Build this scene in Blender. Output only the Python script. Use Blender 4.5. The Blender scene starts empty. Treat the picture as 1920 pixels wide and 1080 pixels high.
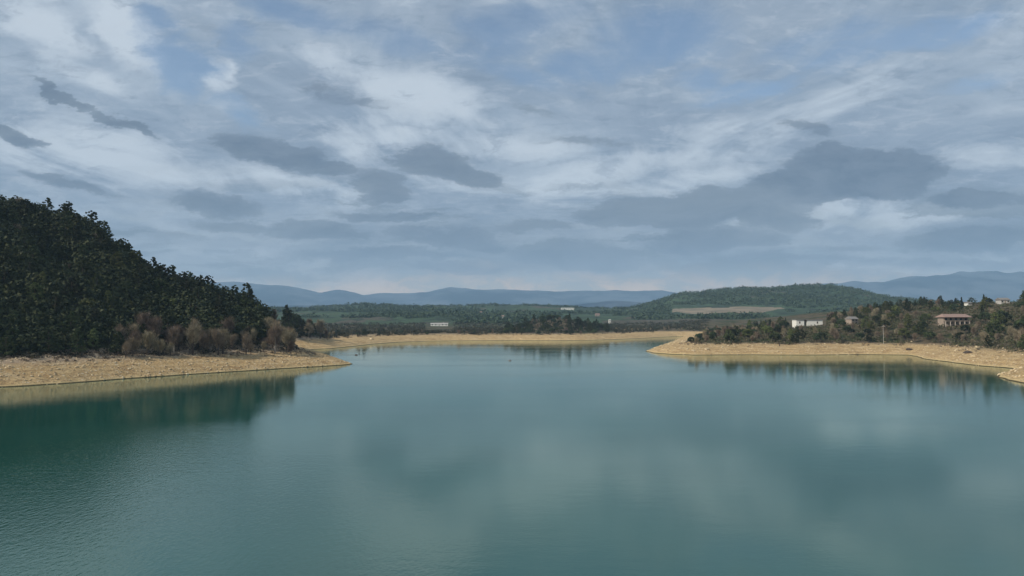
import bpy, math, random
import numpy as np
from mathutils import Vector, Matrix

random.seed(7); rng = np.random.default_rng(7)
scene = bpy.context.scene
col = scene.collection
H, F, HY = 20.0, 1333.0, 600.0        # eye height, focal length and horizon of the reference frame (1920 wide)

# ------------------------------------------------------------------ helpers
def lin(r, g, b):
    f = lambda c: (c/255)/12.92 if c/255 <= .04045 else ((c/255+.055)/1.055)**2.4
    return (f(r), f(g), f(b), 1)

def tag(o, label=None, cat=None, group=None, kind=None):
    if label: o['label'] = label
    if cat: o['category'] = cat
    if group: o['group'] = group
    if kind: o['kind'] = kind
    return o

def mesh_obj(name, verts, faces, mat=None, parent=None, smooth=False):
    me = bpy.data.meshes.new(name)
    if isinstance(verts, np.ndarray):
        faces = np.asarray(faces, dtype=np.int32)
        n, k = faces.shape
        me.vertices.add(len(verts)); me.vertices.foreach_set('co', verts.astype(np.float32).ravel())
        me.loops.add(n*k); me.loops.foreach_set('vertex_index', faces.ravel())
        me.polygons.add(n); me.polygons.foreach_set('loop_start', np.arange(0, n*k, k, dtype=np.int32))
        me.update(calc_edges=True)
    else:
        me.from_pydata(verts, [], faces); me.update()
    if smooth: me.polygons.foreach_set('use_smooth', [True]*len(me.polygons))
    if mat: me.materials.append(mat)
    o = bpy.data.objects.new(name, me); col.objects.link(o)
    if parent: o.parent = parent
    return o

def empty(name, loc, rz=0, sc=1.0):
    o = bpy.data.objects.new(name, None); col.objects.link(o)
    o.location = loc; o.rotation_euler = (0, 0, rz)
    o.scale = (sc, sc, sc); o.empty_display_size = .5
    return o

def sstep(x, a, b):
    t = np.clip((x-a)/(b-a), 0, 1); return t*t*(3-2*t)

PERM = rng.random((256, 256))
def vnoise(x, y):
    xi = np.floor(x).astype(int); yi = np.floor(y).astype(int)
    fx = x-xi; fy = y-yi; fx = fx*fx*(3-2*fx); fy = fy*fy*(3-2*fy)
    a = PERM[xi % 256, yi % 256]; b = PERM[(xi+1) % 256, yi % 256]
    c = PERM[xi % 256, (yi+1) % 256]; d = PERM[(xi+1) % 256, (yi+1) % 256]
    return (a*(1-fx)+b*fx)*(1-fy)+(c*(1-fx)+d*fx)*fy
def fbm(x, y, o=4):
    s = 0; a = .5
    for i in range(o):
        s = s+a*(vnoise(x*2**i+17*i, y*2**i+31*i)-.5); a *= .5
    return s                                     # about -.5 .. .5

# ------------------------------------------------------------------ lake outline (on z=0)
def wp(px, py):                                  # a point of the waterline
    Y = H*F/(py-HY); return ((px-960)/F*Y, Y)
shore_px = [(-700, 830), (-400, 782), (-200, 753), (0, 726), (120, 719), (250, 709), (400, 699), (520, 691.5), (600, 687), (640, 684.5), (664, 682.5),
            (650, 677.5), (632, 671), (612, 664), (585, 660), (566, 657.5), (575, 655.5), (620, 653.5), (665, 649), (700, 645), (745, 641.5), (800, 639.5), (850, 638.8),
            (960, 638), (1040, 638.4), (1100, 638), (1160, 636), (1205, 634), (1240, 632), (1268, 630.5), (1282, 630.5),
            (1274, 634), (1258, 641), (1240, 648), (1222, 654), (1209, 658.5), (1224, 661.5), (1255, 664), (1300, 665.5), (1400, 665), (1500, 665.6), (1620, 664.6), (1700, 665.5), (1716, 668), (1728, 673),
            (1780, 679), (1830, 685.5), (1878, 689), (1900, 691), (1893, 696), (1868, 700), (1866, 707), (1890, 713), (1925, 720), (2050, 742), (2300, 780), (2700, 850)]
poly = [wp(*p) for p in shore_px] + [(160, -80), (-120, -80)]
P0 = np.array(poly); P1 = np.roll(P0, -1, 0)
def sdist(X, Y):                                 # + on land, - in the lake
    sh = X.shape; X = X.ravel(); Y = Y.ravel()
    best = np.full(X.shape, 1e18); inside = np.zeros(X.shape, bool)
    for (ax, ay), (bx, by) in zip(P0, P1):
        dx, dy = bx-ax, by-ay; L = dx*dx+dy*dy
        t = np.clip(((X-ax)*dx+(Y-ay)*dy)/L, 0, 1)
        best = np.minimum(best, (X-ax-t*dx)**2+(Y-ay-t*dy)**2)
        c = (ay > Y) != (by > Y)
        if dy != 0: inside ^= c & (X < dx*(Y-ay)/dy+ax)
    s = np.sqrt(best); return np.where(inside, -s, s).reshape(sh)

# tree-top skyline of the left hill and the ridge behind the right bank
LX = [-700, -300, 0, 60, 90, 150, 200, 250, 290, 370, 420, 450, 500, 560, 590, 625]
LY = [180, 235, 345, 376, 402, 408, 437, 462, 487, 510, 534, 548, 566, 586, 606, 632]
RX = [1230, 1262, 1300, 1400, 1500, 1640, 1750, 1850, 1920, 2200, 2600]
RZ = [6, 8, 11, 18, 25, 30, 30, 32, 33, 42, 60]
GX = [1090, 1190, 1230, 1270, 1330, 1390, 1450, 1500, 1560, 1600, 1650, 1720, 1800, 1900, 2300]
GY = [592, 576, 566, 553, 547, 541, 542, 537, 537, 543, 556, 566, 575, 570, 550]
def terrain(X, Y):
    X = np.asarray(X, float); Y = np.asarray(Y, float)
    px = 960+F*X/np.maximum(Y, 1)
    s = sdist(X, Y)
    s = s+2.2*fbm(X/14, Y/14, 3)*np.clip(np.abs(s)/4, 0, 1)+2.2*fbm(X/7+3, Y/7, 4)
    left = sstep(px, 650, 500)*sstep(Y, 480, 400)
    hb = 6.0+4.0*left*sstep(px, 560, 100)+1.2*sstep(px, 1300, 1600)*sstep(Y, 900, 700)
    bank = hb*(1-np.exp(-np.maximum(s, 0)/13.0*(.75+.25*left)*(7/hb)))
    z = np.where(s > 0, bank+.9*fbm(X/9, Y/9, 4)*sstep(s, 1, 14), np.maximum(s*.35, -6))
    # left hill
    yr = 345+30*sstep(px, 200, 560)
    R = H+(HY-np.interp(px, LX, LY))*yr/F-7.2
    yb = np.interp(px, [-700, 0, 400, 600], [150, 243, 290, 322])
    t = np.clip((Y-yb)/(yr-yb), 0, 1.0)
    prof = (t**.9)*(1-.08*np.sin(t*9+px/60))
    back = 1-.35*sstep(Y, yr+10, yr+150)
    z = z+np.maximum(R-hb, 0)*prof*back*sstep(s, 14, 40)*sstep(Y, 1400, 500)*sstep(px, 660, 600)*(1+.12*fbm(X/35, Y/35, 3))
    # right slope
    rz = np.interp(px, RX, RZ)
    tr = np.clip((s-25)/190, 0, 1)
    z = z+np.maximum(rz-6, 0)*tr*sstep(px, 1232, 1290)*sstep(Y, 1700, 900)*(1+.35*fbm(X/60, Y/60, 3))
    # valley behind
    v = sstep(Y, 820, 2700)
    z = z+np.where(s > 0, v*(58+44*fbm(X/420+5, Y/330, 4)), 0)
    z = z+np.where(s > 0, sstep(s, 20, 160)*sstep(Y, 700, 1200)*14*fbm(X/170+9, Y/170, 3), 0)
    z = z+15*np.exp(-((px-1045)/62)**2-((Y-870)/70)**2)*sstep(s, 5, 40)
    # broad green hill behind the right shore
    gz = H+(HY-np.interp(px, GX, GY))*2500/F-60
    z = z+np.maximum(gz, 0)*np.exp(-((Y-2500)/650)**2)*sstep(px, 1090, 1230)*(1+.1*fbm(X/90, Y/90, 3))
    return z
def tz(x, y): return float(terrain(np.array([x]), np.array([y]))[0])
def project(x, y, z): return 960+F*x/y, HY-F*(z-H)/y
def hit(px, py, y0=120, y1=4000):
    Y = np.geomspace(y0, y1, 2500); X = (px-960)/F*Y
    zr = H-(py-HY)/F*Y; zt = terrain(X, Y)
    k = np.argmax(zt >= zr)
    return float(X[k]), float(Y[k]), float(zt[k])

# ------------------------------------------------------------------ materials
def new_mat(name):
    m = bpy.data.materials.new(name); m.use_nodes = True
    nt = m.node_tree; return m, nt, nt.nodes['Principled BSDF']
def node(nt, t, **kw):
    n = nt.nodes.new(t)
    for k, v in kw.items():
        if k in n.inputs.keys() if isinstance(k, str) else False: n.inputs[k].default_value = v
        else: setattr(n, k, v)
    return n
def math_(nt, op, a, b=None, c=None, clamp=False):
    n = nt.nodes.new('ShaderNodeMath'); n.operation = op; n.use_clamp = clamp
    for i, v in enumerate((a, b, c)):
        if v is None: continue
        if isinstance(v, (int, float)): n.inputs[i].default_value = v
        else: nt.links.new(v, n.inputs[i])
    return n.outputs[0]
def mix_(nt, fac, a, b, blend='MIX'):
    n = nt.nodes.new('ShaderNodeMix'); n.data_type = 'RGBA'; n.blend_type = blend
    for i, v in ((0, fac), (6, a), (7, b)):
        if isinstance(v, (int, float)): n.inputs[i].default_value = v
        elif isinstance(v, tuple): n.inputs[i].default_value = v
        else: nt.links.new(v, n.inputs[i])
    return n.outputs[2]
def noise_(nt, vec, scale, detail=4, rough=.55, dist=0):
    n = nt.nodes.new('ShaderNodeTexNoise'); n.inputs['Scale'].default_value = scale
    n.inputs['Detail'].default_value = detail; n.inputs['Roughness'].default_value = rough
    n.inputs['Distortion'].default_value = dist
    if vec is not None: nt.links.new(vec, n.inputs['Vector'])
    return n
def smooth_(nt, v, a, b, lo=0., hi=1.):
    n = nt.nodes.new('ShaderNodeMapRange'); n.interpolation_type = 'SMOOTHSTEP'
    nt.links.new(v, n.inputs[0])
    n.inputs[1].default_value = a; n.inputs[2].default_value = b
    n.inputs[3].default_value = lo; n.inputs[4].default_value = hi
    return n.outputs[0]
def pos_(nt): return nt.nodes.new('ShaderNodeNewGeometry').outputs['Position']
def scaled(nt, vec, s):
    n = nt.nodes.new('ShaderNodeMapping'); n.inputs['Scale'].default_value = s; nt.links.new(vec, n.inputs[0]); return n.outputs[0]

def simple(name, c, var=.25, scale=3, rough=.8):
    m, nt, b = new_mat(name)
    tc = nt.nodes.new('ShaderNodeTexCoord').outputs['Object']
    n = noise_(nt, tc, scale, 5)
    f = smooth_(nt, n.outputs[0], .3, .7)
    lo = tuple(x*(1-var) for x in c[:3])+(1,); hi = tuple(min(1, x*(1+var)) for x in c[:3])+(1,)
    nt.links.new(mix_(nt, f, lo, hi), b.inputs['Base Color']); b.inputs['Roughness'].default_value = rough
    return m

def foliage(name, c1, c2, per_tree=.5, rough=.75):
    m, nt, b = new_mat(name)
    oi = nt.nodes.new('ShaderNodeObjectInfo').outputs['Random']
    n = noise_(nt, pos_(nt), .35, 3)
    base = mix_(nt, smooth_(nt, n.outputs[0], .35, .65), c1, c2)
    v = math_(nt, 'MULTIPLY_ADD', oi, per_tree*2, 1-per_tree)
    hs = nt.nodes.new('ShaderNodeHueSaturation'); nt.links.new(base, hs.inputs['Color']); nt.links.new(v, hs.inputs['Value'])
    nt.links.new(math_(nt, 'MULTIPLY_ADD', oi, .05, .475), hs.inputs['Hue'])
    nt.links.new(hs.outputs[0], b.inputs['Base Color']); b.inputs['Roughness'].default_value = rough
    b.inputs['Specular IOR Level'].default_value = .2
    return m

M = {}
M['pine'] = foliage('pine_needles', (.022, .032, .011, 1), (.062, .070, .026, 1), .6)
M['olive'] = foliage('olive_leaves', (.060, .072, .024, 1), (.130, .140, .048, 1), .3)
M['dark'] = foliage('dark_needles', (.022, .034, .016, 1), (.048, .062, .026, 1), .5)
M['twig'] = foliage('bare_twigs', (.165, .125, .080, 1), (.28, .22, .155, 1), .3, .9)
M['bark'] = simple('bark', (.075, .055, .042, 1), .4, 2, .9)
M['palebark'] = simple('pale_bark', (.34, .29, .24, 1), .25, 2, .9)
M['scrub'] = foliage('scrub', (.022, .024, .012, 1), (.060, .048, .028, 1), .2)
M['farwood'] = foliage('far_wood_leaves', (.030, .052, .030, 1), (.065, .088, .045, 1), .2)
M['twigbrush'] = foliage('dry_scrub_twigs', (.11, .086, .054, 1), (.22, .175, .12, 1), .1)
M['brush'] = foliage('shore_brush', (.050, .066, .024, 1), (.145, .125, .075, 1), .1)
M['white'] = simple('white_render', (.80, .77, .68, 1), .06, 1.5, .8)
M['cream'] = simple('cream_render', (.34, .265, .205, 1), .1, 1.5, .8)
M['paleplaster'] = simple('pale_plaster', (.50, .42, .34, 1), .1, 2, .8)
M['pinkroof'] = simple('pink_tiles', (.30, .195, .155, 1), .2, 2.5, .8)
M['greyroof'] = simple('grey_tiles', (.22, .20, .18, 1), .25, 2.5, .8)
M['glass'] = simple('dark_window_glass', (.03, .035, .04, 1), .1, 1, .15)
M['frame'] = simple('window_frame_paint', (.30, .24, .18, 1), .1, 4, .6)
M['concrete'] = simple('pale_concrete', (.50, .47, .42, 1), .12, 2, .9)

def ground_material():
    m, nt, b = new_mat('ground_cover')
    p = pos_(nt); sep = nt.nodes.new('ShaderNodeSeparateXYZ'); nt.links.new(p, sep.inputs[0])
    x, y, z = sep.outputs
    n_big = noise_(nt, p, .035, 5, .6).outputs[0]
    n_mid = noise_(nt, p, .25, 6, .7).outputs[0]
    n_fine = noise_(nt, p, 1.3, 5, .75).outputs[0]
    vor = nt.nodes.new('ShaderNodeTexVoronoi'); vor.inputs['Scale'].default_value = .75; nt.links.new(p, vor.inputs['Vector'])
    # --- bare lake bank
    sand = mix_(nt, smooth_(nt, n_mid, .34, .66), (.47, .315, .145, 1), (.64, .46, .235, 1))
    sand = mix_(nt, smooth_(nt, n_fine, .50, .62), sand, (.33, .23, .13, 1))
    sand = mix_(nt, smooth_(nt, n_fine, .46, .38), sand, (.72, .51, .27, 1))
    sc_ = nt.nodes.new('ShaderNodeSeparateColor'); nt.links.new(vor.outputs['Color'], sc_.inputs[0])
    stone = math_(nt, 'MULTIPLY', smooth_(nt, vor.outputs['Distance'], .42, .25), smooth_(nt, sc_.outputs[0], .72, .78))
    sand = mix_(nt, math_(nt, 'MULTIPLY', stone, .7), sand, (.74, .62, .43, 1))
    nm2 = noise_(nt, scaled(nt, p, (.10, .22, .5)), 1, 5, .7).outputs[0]
    sand = mix_(nt, smooth_(nt, nm2, .52, .66, 0, .6), sand, (.30, .185, .085, 1))
    sand = mix_(nt, smooth_(nt, nm2, .44, .34, 0, .5), sand, (.70, .54, .33, 1))
    zz = math_(nt, 'ADD', z, math_(nt, 'MULTIPLY', math_(nt, 'SUBTRACT', n_mid, .5), 2.4))
    band = math_(nt, 'SINE', math_(nt, 'MULTIPLY', zz, 5.2))
    sand = mix_(nt, smooth_(nt, band, .1, .9, 0, .38), sand, (.34, .215, .10, 1))
    sand = mix_(nt, smooth_(nt, zz, 4.6, 7.2, 0, .8), sand, mix_(nt, n_fine, (.30, .23, .17, 1), (.50, .40, .31, 1)))
    sand = mix_(nt, smooth_(nt, z, .75, .35, 0, .8), sand, (.72, .55, .28, 1))
    sand = mix_(nt, smooth_(nt, z, .38, .12), sand, (.085, .062, .030, 1))
    # --- soil with dry grass and brush behind it
    soil = mix_(nt, smooth_(nt, n_mid, .35, .65), (.075, .060, .036, 1), (.150, .116, .075, 1))
    soil = mix_(nt, smooth_(nt, n_big, .45, .6), soil, (.045, .055, .022, 1))
    zb = math_(nt, 'ADD', z, math_(nt, 'MULTIPLY', math_(nt, 'SUBTRACT', n_mid, .5), 3.0))
    leftish = smooth_(nt, x, -40, -120)
    near = smooth_(nt, y, 620, 420)
    top = math_(nt, 'MULTIPLY_ADD', math_(nt, 'MULTIPLY', leftish, near), 3.2, 5.6)
    f = smooth_(nt, math_(nt, 'SUBTRACT', zb, top), -.5, .9)
    c = mix_(nt, f, sand, soil)
    # --- fields and woods in the valley
    fx = scaled(nt, p, (1, .45, 1))
    patch = noise_(nt, fx, .0055, 4, .6, .6).outputs[0]
    speck = noise_(nt, fx, .035, 5, .7).outputs[0]
    far = mix_(nt, smooth_(nt, patch, .42, .52), (.042, .064, .040, 1), (.060, .095, .050, 1))
    far = mix_(nt, smooth_(nt, patch, .57, .61), far, (.095, .085, .062, 1))
    far = mix_(nt, smooth_(nt, speck, .5, .62), far, (.030, .042, .028, 1))
    c = mix_(nt, smooth_(nt, y, 1000, 1300), c, far)
    nt.links.new(c, b.inputs['Base Color']); b.inputs['Roughness'].default_value = .95
    b.inputs['Specular IOR Level'].default_value = .1
    bp = nt.nodes.new('ShaderNodeBump'); bp.inputs['Distance'].default_value = .8; bp.inputs['Strength'].default_value = 1
    nt.links.new(math_(nt, 'ADD', n_fine, math_(nt, 'MULTIPLY', n_mid, 1.5)), bp.inputs['Height'])
    nt.links.new(bp.outputs[0], b.inputs['Normal'])
    return m
M['ground'] = ground_material()
m, nt, b = new_mat('dry_field')
n = noise_(nt, scaled(nt, pos_(nt), (.02, .05, .02)), 1, 4)
nt.links.new(mix_(nt, smooth_(nt, n.outputs[0], .35, .65), (.13, .11, .07, 1), (.26, .20, .13, 1)), b.inputs['Base Color'])
b.inputs['Roughness'].default_value = .95; M['field'] = m
m, nt, b = new_mat('haze_tinted_mountain')
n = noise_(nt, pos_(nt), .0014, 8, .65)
nt.links.new(mix_(nt, smooth_(nt, n.outputs[0], .4, .6), (.008, .026, .055, 1), (.085, .105, .135, 1)), b.inputs['Base Color'])  # rock and wood tones, with the blue of distant haze mixed into the colour
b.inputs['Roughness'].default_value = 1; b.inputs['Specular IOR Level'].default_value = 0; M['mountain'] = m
m, nt, b = new_mat('lake_stones')
n = noise_(nt, pos_(nt), .9, 4)
nt.links.new(mix_(nt, smooth_(nt, n.outputs[0], .35, .65), (.30, .20, .10, 1), (.70, .56, .35, 1)), b.inputs['Base Color'])
b.inputs['Roughness'].default_value = .9; M['stone'] = m

# ------------------------------------------------------------------ ground sheet, cut into its named surfaces
us = np.linspace(-1.5, 1.5, 820)
Ys = np.concatenate([np.geomspace(95, 560, 300), np.geomspace(566, 5600, 240), np.linspace(5900, 12800, 24)])
U, YY = np.meshgrid(us, Ys); XX = U*YY
Z = terrain(XX, YY); S = sdist(XX, YY)
V = np.stack([XX, YY, Z], -1).reshape(-1, 3)
nr, nc = U.shape
idx = np.arange(nr*nc).reshape(nr, nc)
Fc = np.stack([idx[:-1, :-1], idx[:-1, 1:], idx[1:, 1:], idx[1:, :-1]], -1).reshape(-1, 4)
cen = V[Fc].mean(1); cx, cy, cz = cen.T
cpx = 960+F*cx/cy; cs = S.reshape(-1)[Fc].mean(1); cpy = HY-F*(cz-H)/cy
shorem = (cs < 38) & (cs > -25) & (cy < 1100) & (cz < 9.5)
fieldA = (cy > 1500) & (cpx > 1262) & (cpx < 1468) & (cpy > 576+2.6*sstep(cpx, 1345, 1268)+1.2*np.sin(cpx/23)*sstep(cpx, 1300, 1360)) & (cpy < 587.5-7*sstep(cpx, 1400, 1470)+1.2*np.sin(cpx/17)-2*sstep(cpx, 1300, 1262)) & (cy < 2400) & (~shorem)
leftm = (cpx < 640) & (cy < 900) & ~shorem
hillm = (cy > 1650) & (cpx > 1120) & (cpx < 1800) & ~shorem & ~fieldA
rest = ~(shorem | fieldA | leftm | hillm)
def piece(name, mask, mat, label, cat):
    f = Fc[mask]
    if not len(f): return
    u, inv = np.unique(f, return_inverse=True)
    o = mesh_obj(name, V[u], inv.reshape(f.shape), mat, smooth=True)
    tag(o, label, cat, kind='structure')
piece('shore', shorem, M['ground'], 'bare sandy yellow bank of the drawn-down lake, all round the water', 'shore')
piece('ground', rest, M['ground'], 'low wooded land and green valley floor behind the lake shore', 'ground')
piece('wooded_hill', leftm, M['ground'], 'steep hillside under the dark wood on the left side of the lake', 'hill')
piece('green_hill', hillm, M['ground'], 'broad dark green hill behind the right shore, below the blue range', 'hill')
piece('field', fieldA, M['field'], 'long pale tan field at the foot of the broad green hill', 'field')

# ------------------------------------------------------------------ mountains
def ridge(name, X_, Y_, depth, width, label, seed):
    u = np.linspace((X_[0]-960)/F, (X_[-1]-960)/F, 520); t = np.linspace(-1, 1, 40)
    U2, T2 = np.meshgrid(u, t)
    D = depth+T2*width; Xm = U2*depth*(1+T2*width/depth)
    pxx = 960+F*U2
    R = H+(HY-np.interp(pxx, X_, Y_)+9*fbm(pxx/70+seed, pxx*0+seed, 4))*depth/F
    prof = np.clip(1-np.abs(T2+.18*fbm(pxx/90+seed, T2*3, 3)), 0, 1)**.8
    Zm = -5+np.maximum(R, 20)*prof*(1+.25*fbm(Xm/800+seed, D/800, 5)*(1-prof))
    Vm = np.stack([Xm, D, Zm], -1).reshape(-1, 3); a, b_ = U2.shape
    ix = np.arange(a*b_).reshape(a, b_)
    Fm = np.stack([ix[:-1, :-1], ix[:-1, 1:], ix[1:, 1:], ix[1:, :-1]], -1).reshape(-1, 4)
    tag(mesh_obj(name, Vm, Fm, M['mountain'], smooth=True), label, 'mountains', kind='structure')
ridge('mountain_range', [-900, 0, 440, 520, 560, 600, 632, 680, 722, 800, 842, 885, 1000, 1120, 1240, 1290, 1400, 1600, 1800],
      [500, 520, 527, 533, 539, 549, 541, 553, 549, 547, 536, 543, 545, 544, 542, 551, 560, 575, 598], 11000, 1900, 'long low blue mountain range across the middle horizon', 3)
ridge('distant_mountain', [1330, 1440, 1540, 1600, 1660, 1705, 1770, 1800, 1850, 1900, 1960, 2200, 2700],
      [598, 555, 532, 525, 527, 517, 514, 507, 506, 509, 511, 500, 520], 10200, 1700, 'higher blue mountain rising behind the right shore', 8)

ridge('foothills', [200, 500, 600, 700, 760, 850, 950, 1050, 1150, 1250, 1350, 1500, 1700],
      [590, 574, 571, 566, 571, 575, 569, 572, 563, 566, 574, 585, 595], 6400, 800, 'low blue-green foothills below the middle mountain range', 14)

# ------------------------------------------------------------------ water
def water():
    m, nt, b = new_mat('lake_water')
    p = pos_(nt); sep = nt.nodes.new('ShaderNodeSeparateXYZ'); nt.links.new(p, sep.inputs[0])
    x, y, z = sep.outputs
    murk = noise_(nt, p, .02, 3).outputs[0]
    c = mix_(nt, smooth_(nt, murk, .35, .65), (.009, .066, .053, 1), (.014, .082, .066, 1))
    w1 = noise_(nt, scaled(nt, p, (.9, 1.3, 1)), 2.4, 3, .55).outputs[0]
    w2 = noise_(nt, scaled(nt, p, (.35, .6, 1)), .9, 2, .5).outputs[0]
    gust = noise_(nt, scaled(nt, p, (.012, .03, 1)), 1, 3, .5).outputs[0]
    g = smooth_(nt, gust, .42, .66, .22, .50)
    # breeze ruffling the water off the left hill
    cm = nt.nodes.new('ShaderNodeMapping'); cm.vector_type = 'TEXTURE'
    cm.inputs['Location'].default_value = (-44, 82, 0); cm.inputs['Rotation'].default_value = (0, 0, math.radians(118)); cm.inputs['Scale'].default_value = (60, 24, 1)
    nt.links.new(p, cm.inputs[0])
    ln = nt.nodes.new('ShaderNodeVectorMath'); ln.operation = 'LENGTH'; nt.links.new(cm.outputs[0], ln.inputs[0])
    chop = smooth_(nt, ln.outputs['Value'], 1.5, .5)
    w3 = noise_(nt, scaled(nt, p, (1.5, .75, 1)), 1.3, 3, .6).outputs[0]
    amp = math_(nt, 'MULTIPLY_ADD', chop, .15, g)
    h = math_(nt, 'MULTIPLY', math_(nt, 'ADD', math_(nt, 'MULTIPLY', w1, .020), math_(nt, 'MULTIPLY', w2, .032)), amp)
    h = math_(nt, 'ADD', h, math_(nt, 'MULTIPLY', math_(nt, 'MULTIPLY', w3, chop), .048))
    bp = nt.nodes.new('ShaderNodeBump'); bp.inputs['Distance'].default_value = 1; bp.inputs['Strength'].default_value = 1
    nt.links.new(h, bp.inputs['Height']); N_ = bp.outputs[0]
    nt.nodes.remove(b)
    df = nt.nodes.new('ShaderNodeBsdfDiffuse'); nt.links.new(c, df.inputs['Color'])
    gl = nt.nodes.new('ShaderNodeBsdfGlossy'); gl.inputs['Color'].default_value = (.95, 1.0, .90, 1); gl.inputs['Roughness'].default_value = .055; nt.links.new(N_, gl.inputs['Normal'])
    fr = nt.nodes.new('ShaderNodeFresnel'); fr.inputs['IOR'].default_value = 1.85; nt.links.new(N_, fr.inputs['Normal'])
    mxs = nt.nodes.new('ShaderNodeMixShader'); nt.links.new(fr.outputs[0], mxs.inputs[0]); nt.links.new(df.outputs[0], mxs.inputs[1]); nt.links.new(gl.outputs[0], mxs.inputs[2])
    nt.links.new(mxs.outputs[0], [n for n in nt.nodes if n.type == 'OUTPUT_MATERIAL'][0].inputs['Surface'])
    xs = [-5000, -800, -200, 200, 800, 5000]; ys = [-500, 0, 400, 1200, 5400]
    v = [(a, c_, 0) for c_ in ys for a in xs]
    f = [(j*6+i, j*6+i+1, (j+1)*6+i+1, (j+1)*6+i) for j in range(4) for i in range(5)]
    tag(mesh_obj('water', v, f, m), 'calm green-blue lake water reflecting the clouds', 'lake', kind='structure')
water()

# ------------------------------------------------------------------ plants
def leaves(n, centres, radii, size, squash=.75, aspect=.6, rs=None):
    """n leaf sprays round each centre, as triangles in one vertex array"""
    r = rs or rng
    out = []
    for c, R in zip(centres, radii):
        d = r.normal(size=(n, 3)); d /= np.linalg.norm(d, axis=1)[:, None]
        p = np.array(c)+d*R*(r.random((n, 1))**.4)*np.array([1, 1, squash])
        a = r.normal(size=(n, 3)); a /= np.linalg.norm(a, axis=1)[:, None]
        bb = np.cross(a, d+.4*r.normal(size=(n, 3))); bb /= np.linalg.norm(bb, axis=1)[:, None]+1e-6
        s = size*(.6+.8*r.random((n, 1)))
        out.append(np.stack([p-a*s*.5, p+a*s*.5, p+bb*s*aspect*1.4], 1))
    v = np.concatenate(out).reshape(-1, 3)
    return v, np.arange(len(v)).reshape(-1, 3)

def tube(pts, rad, k=5):
    v, f = [], []
    for i, (p, r) in enumerate(zip(pts, rad)):
        p = Vector(p); q = Vector(pts[min(i+1, len(pts)-1)])-Vector(pts[max(i-1, 0)]); q.normalize()
        a = q.orthogonal().normalized(); b_ = q.cross(a)
        for j in range(k):
            t = 2*math.pi*j/k; v.append(p+(a*math.cos(t)+b_*math.sin(t))*r)
    for i in range(len(pts)-1):
        for j in range(k):
            f.append((i*k+j, i*k+(j+1) % k, (i+1)*k+(j+1) % k, (i+1)*k+j))
    f.append(tuple(range(k))[::-1]); f.append(tuple((len(pts)-1)*k+j for j in range(k)))
    return [tuple(x) for x in v], f
def join(parts):
    V_, F_ = [], []
    for v, f in parts:
        o = len(V_); V_ += v; F_ += [tuple(i+o for i in q) for q in f]
    return V_, F_
def hide_proto(*a): pass

def data(name, v, f, mat, smooth=False):
    o = mesh_obj(name, v, f, mat, smooth=smooth); me = o.data; bpy.data.objects.remove(o); return me

def pine_meshes(i, mat, h=11., spread=3.6, conic=.5, nc_=84, leaf=.58, low=.16):
    rr = random.Random(100+i)
    trunk = [tube([(0, 0, -.8), (rr.uniform(-.1, .1), rr.uniform(-.1, .1), h*.3), (rr.uniform(-.25, .25), rr.uniform(-.25, .25), h*.65), (rr.uniform(-.3, .3), rr.uniform(-.3, .3), h*.93)], (.24, .19, .11, .03), 6)]
    cs, rs = [], []
    for k in range(nc_):
        t = (k+rr.random())/nc_; zz = h*(low+(.97-low)*t)
        prof = min(1, (1.12-t)**conic*(.6+.4*min(1, t*4.5+.35)))
        ang = rr.random()*6.283; rad = spread*prof*rr.uniform(.3, 1.0)**.7*(1+.25*math.sin(ang*2+i))
        c = (rad*math.cos(ang), rad*math.sin(ang), zz+rr.uniform(-.3, .3)-rad*.08)
        cs.append(c); rs.append(rr.uniform(.55, 1.2)*(.38+.72*(1-t)))
        if k % 4 == 0 and rad > .8: trunk.append(tube([(0, 0, zz-.25*rad), (c[0]*.5, c[1]*.5, zz-.12*rad), c], (.07, .05, .015), 4))
    cs.append((0, 0, h*.985)); rs.append(.35)
    v, f = leaves(60, cs, rs, leaf*.72, .62)
    tv, tf = join(trunk)
    return data('trunk', tv, tf, M['bark']), data('crown', v, f, mat)

def round_meshes(i, mat, h=7., w=3.2, leaf=.55):
    rr = random.Random(300+i)
    parts = [tube([(0, 0, -.6), (.1, 0, h*.25), (rr.uniform(-.3, .3), 0, h*.5), (0, 0, h*.8)], (.25, .2, .12, .03), 6)]
    cs, rs = [], []
    for k in range(38):
        a = rr.random()*6.283; e = rr.uniform(-.5, 1); q = rr.uniform(.45, 1)**.5
        c = (w*q*math.cos(a)*math.cos(e*1.3), w*q*math.sin(a)*math.cos(e*1.3), h*.58+h*.38*q*math.sin(e*1.3))
        cs.append(c); rs.append(rr.uniform(.6, 1.15))
        if k % 3 == 0: parts.append(tube([(0, 0, h*.25), (c[0]*.5, c[1]*.5, c[2]*.6), c], (.1, .06, .02), 4))
    v, f = leaves(50, cs, rs, leaf, .7)
    tv, tf = join(parts)
    return data('trunk', tv, tf, M['bark']), data('crown', v, f, mat)

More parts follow.
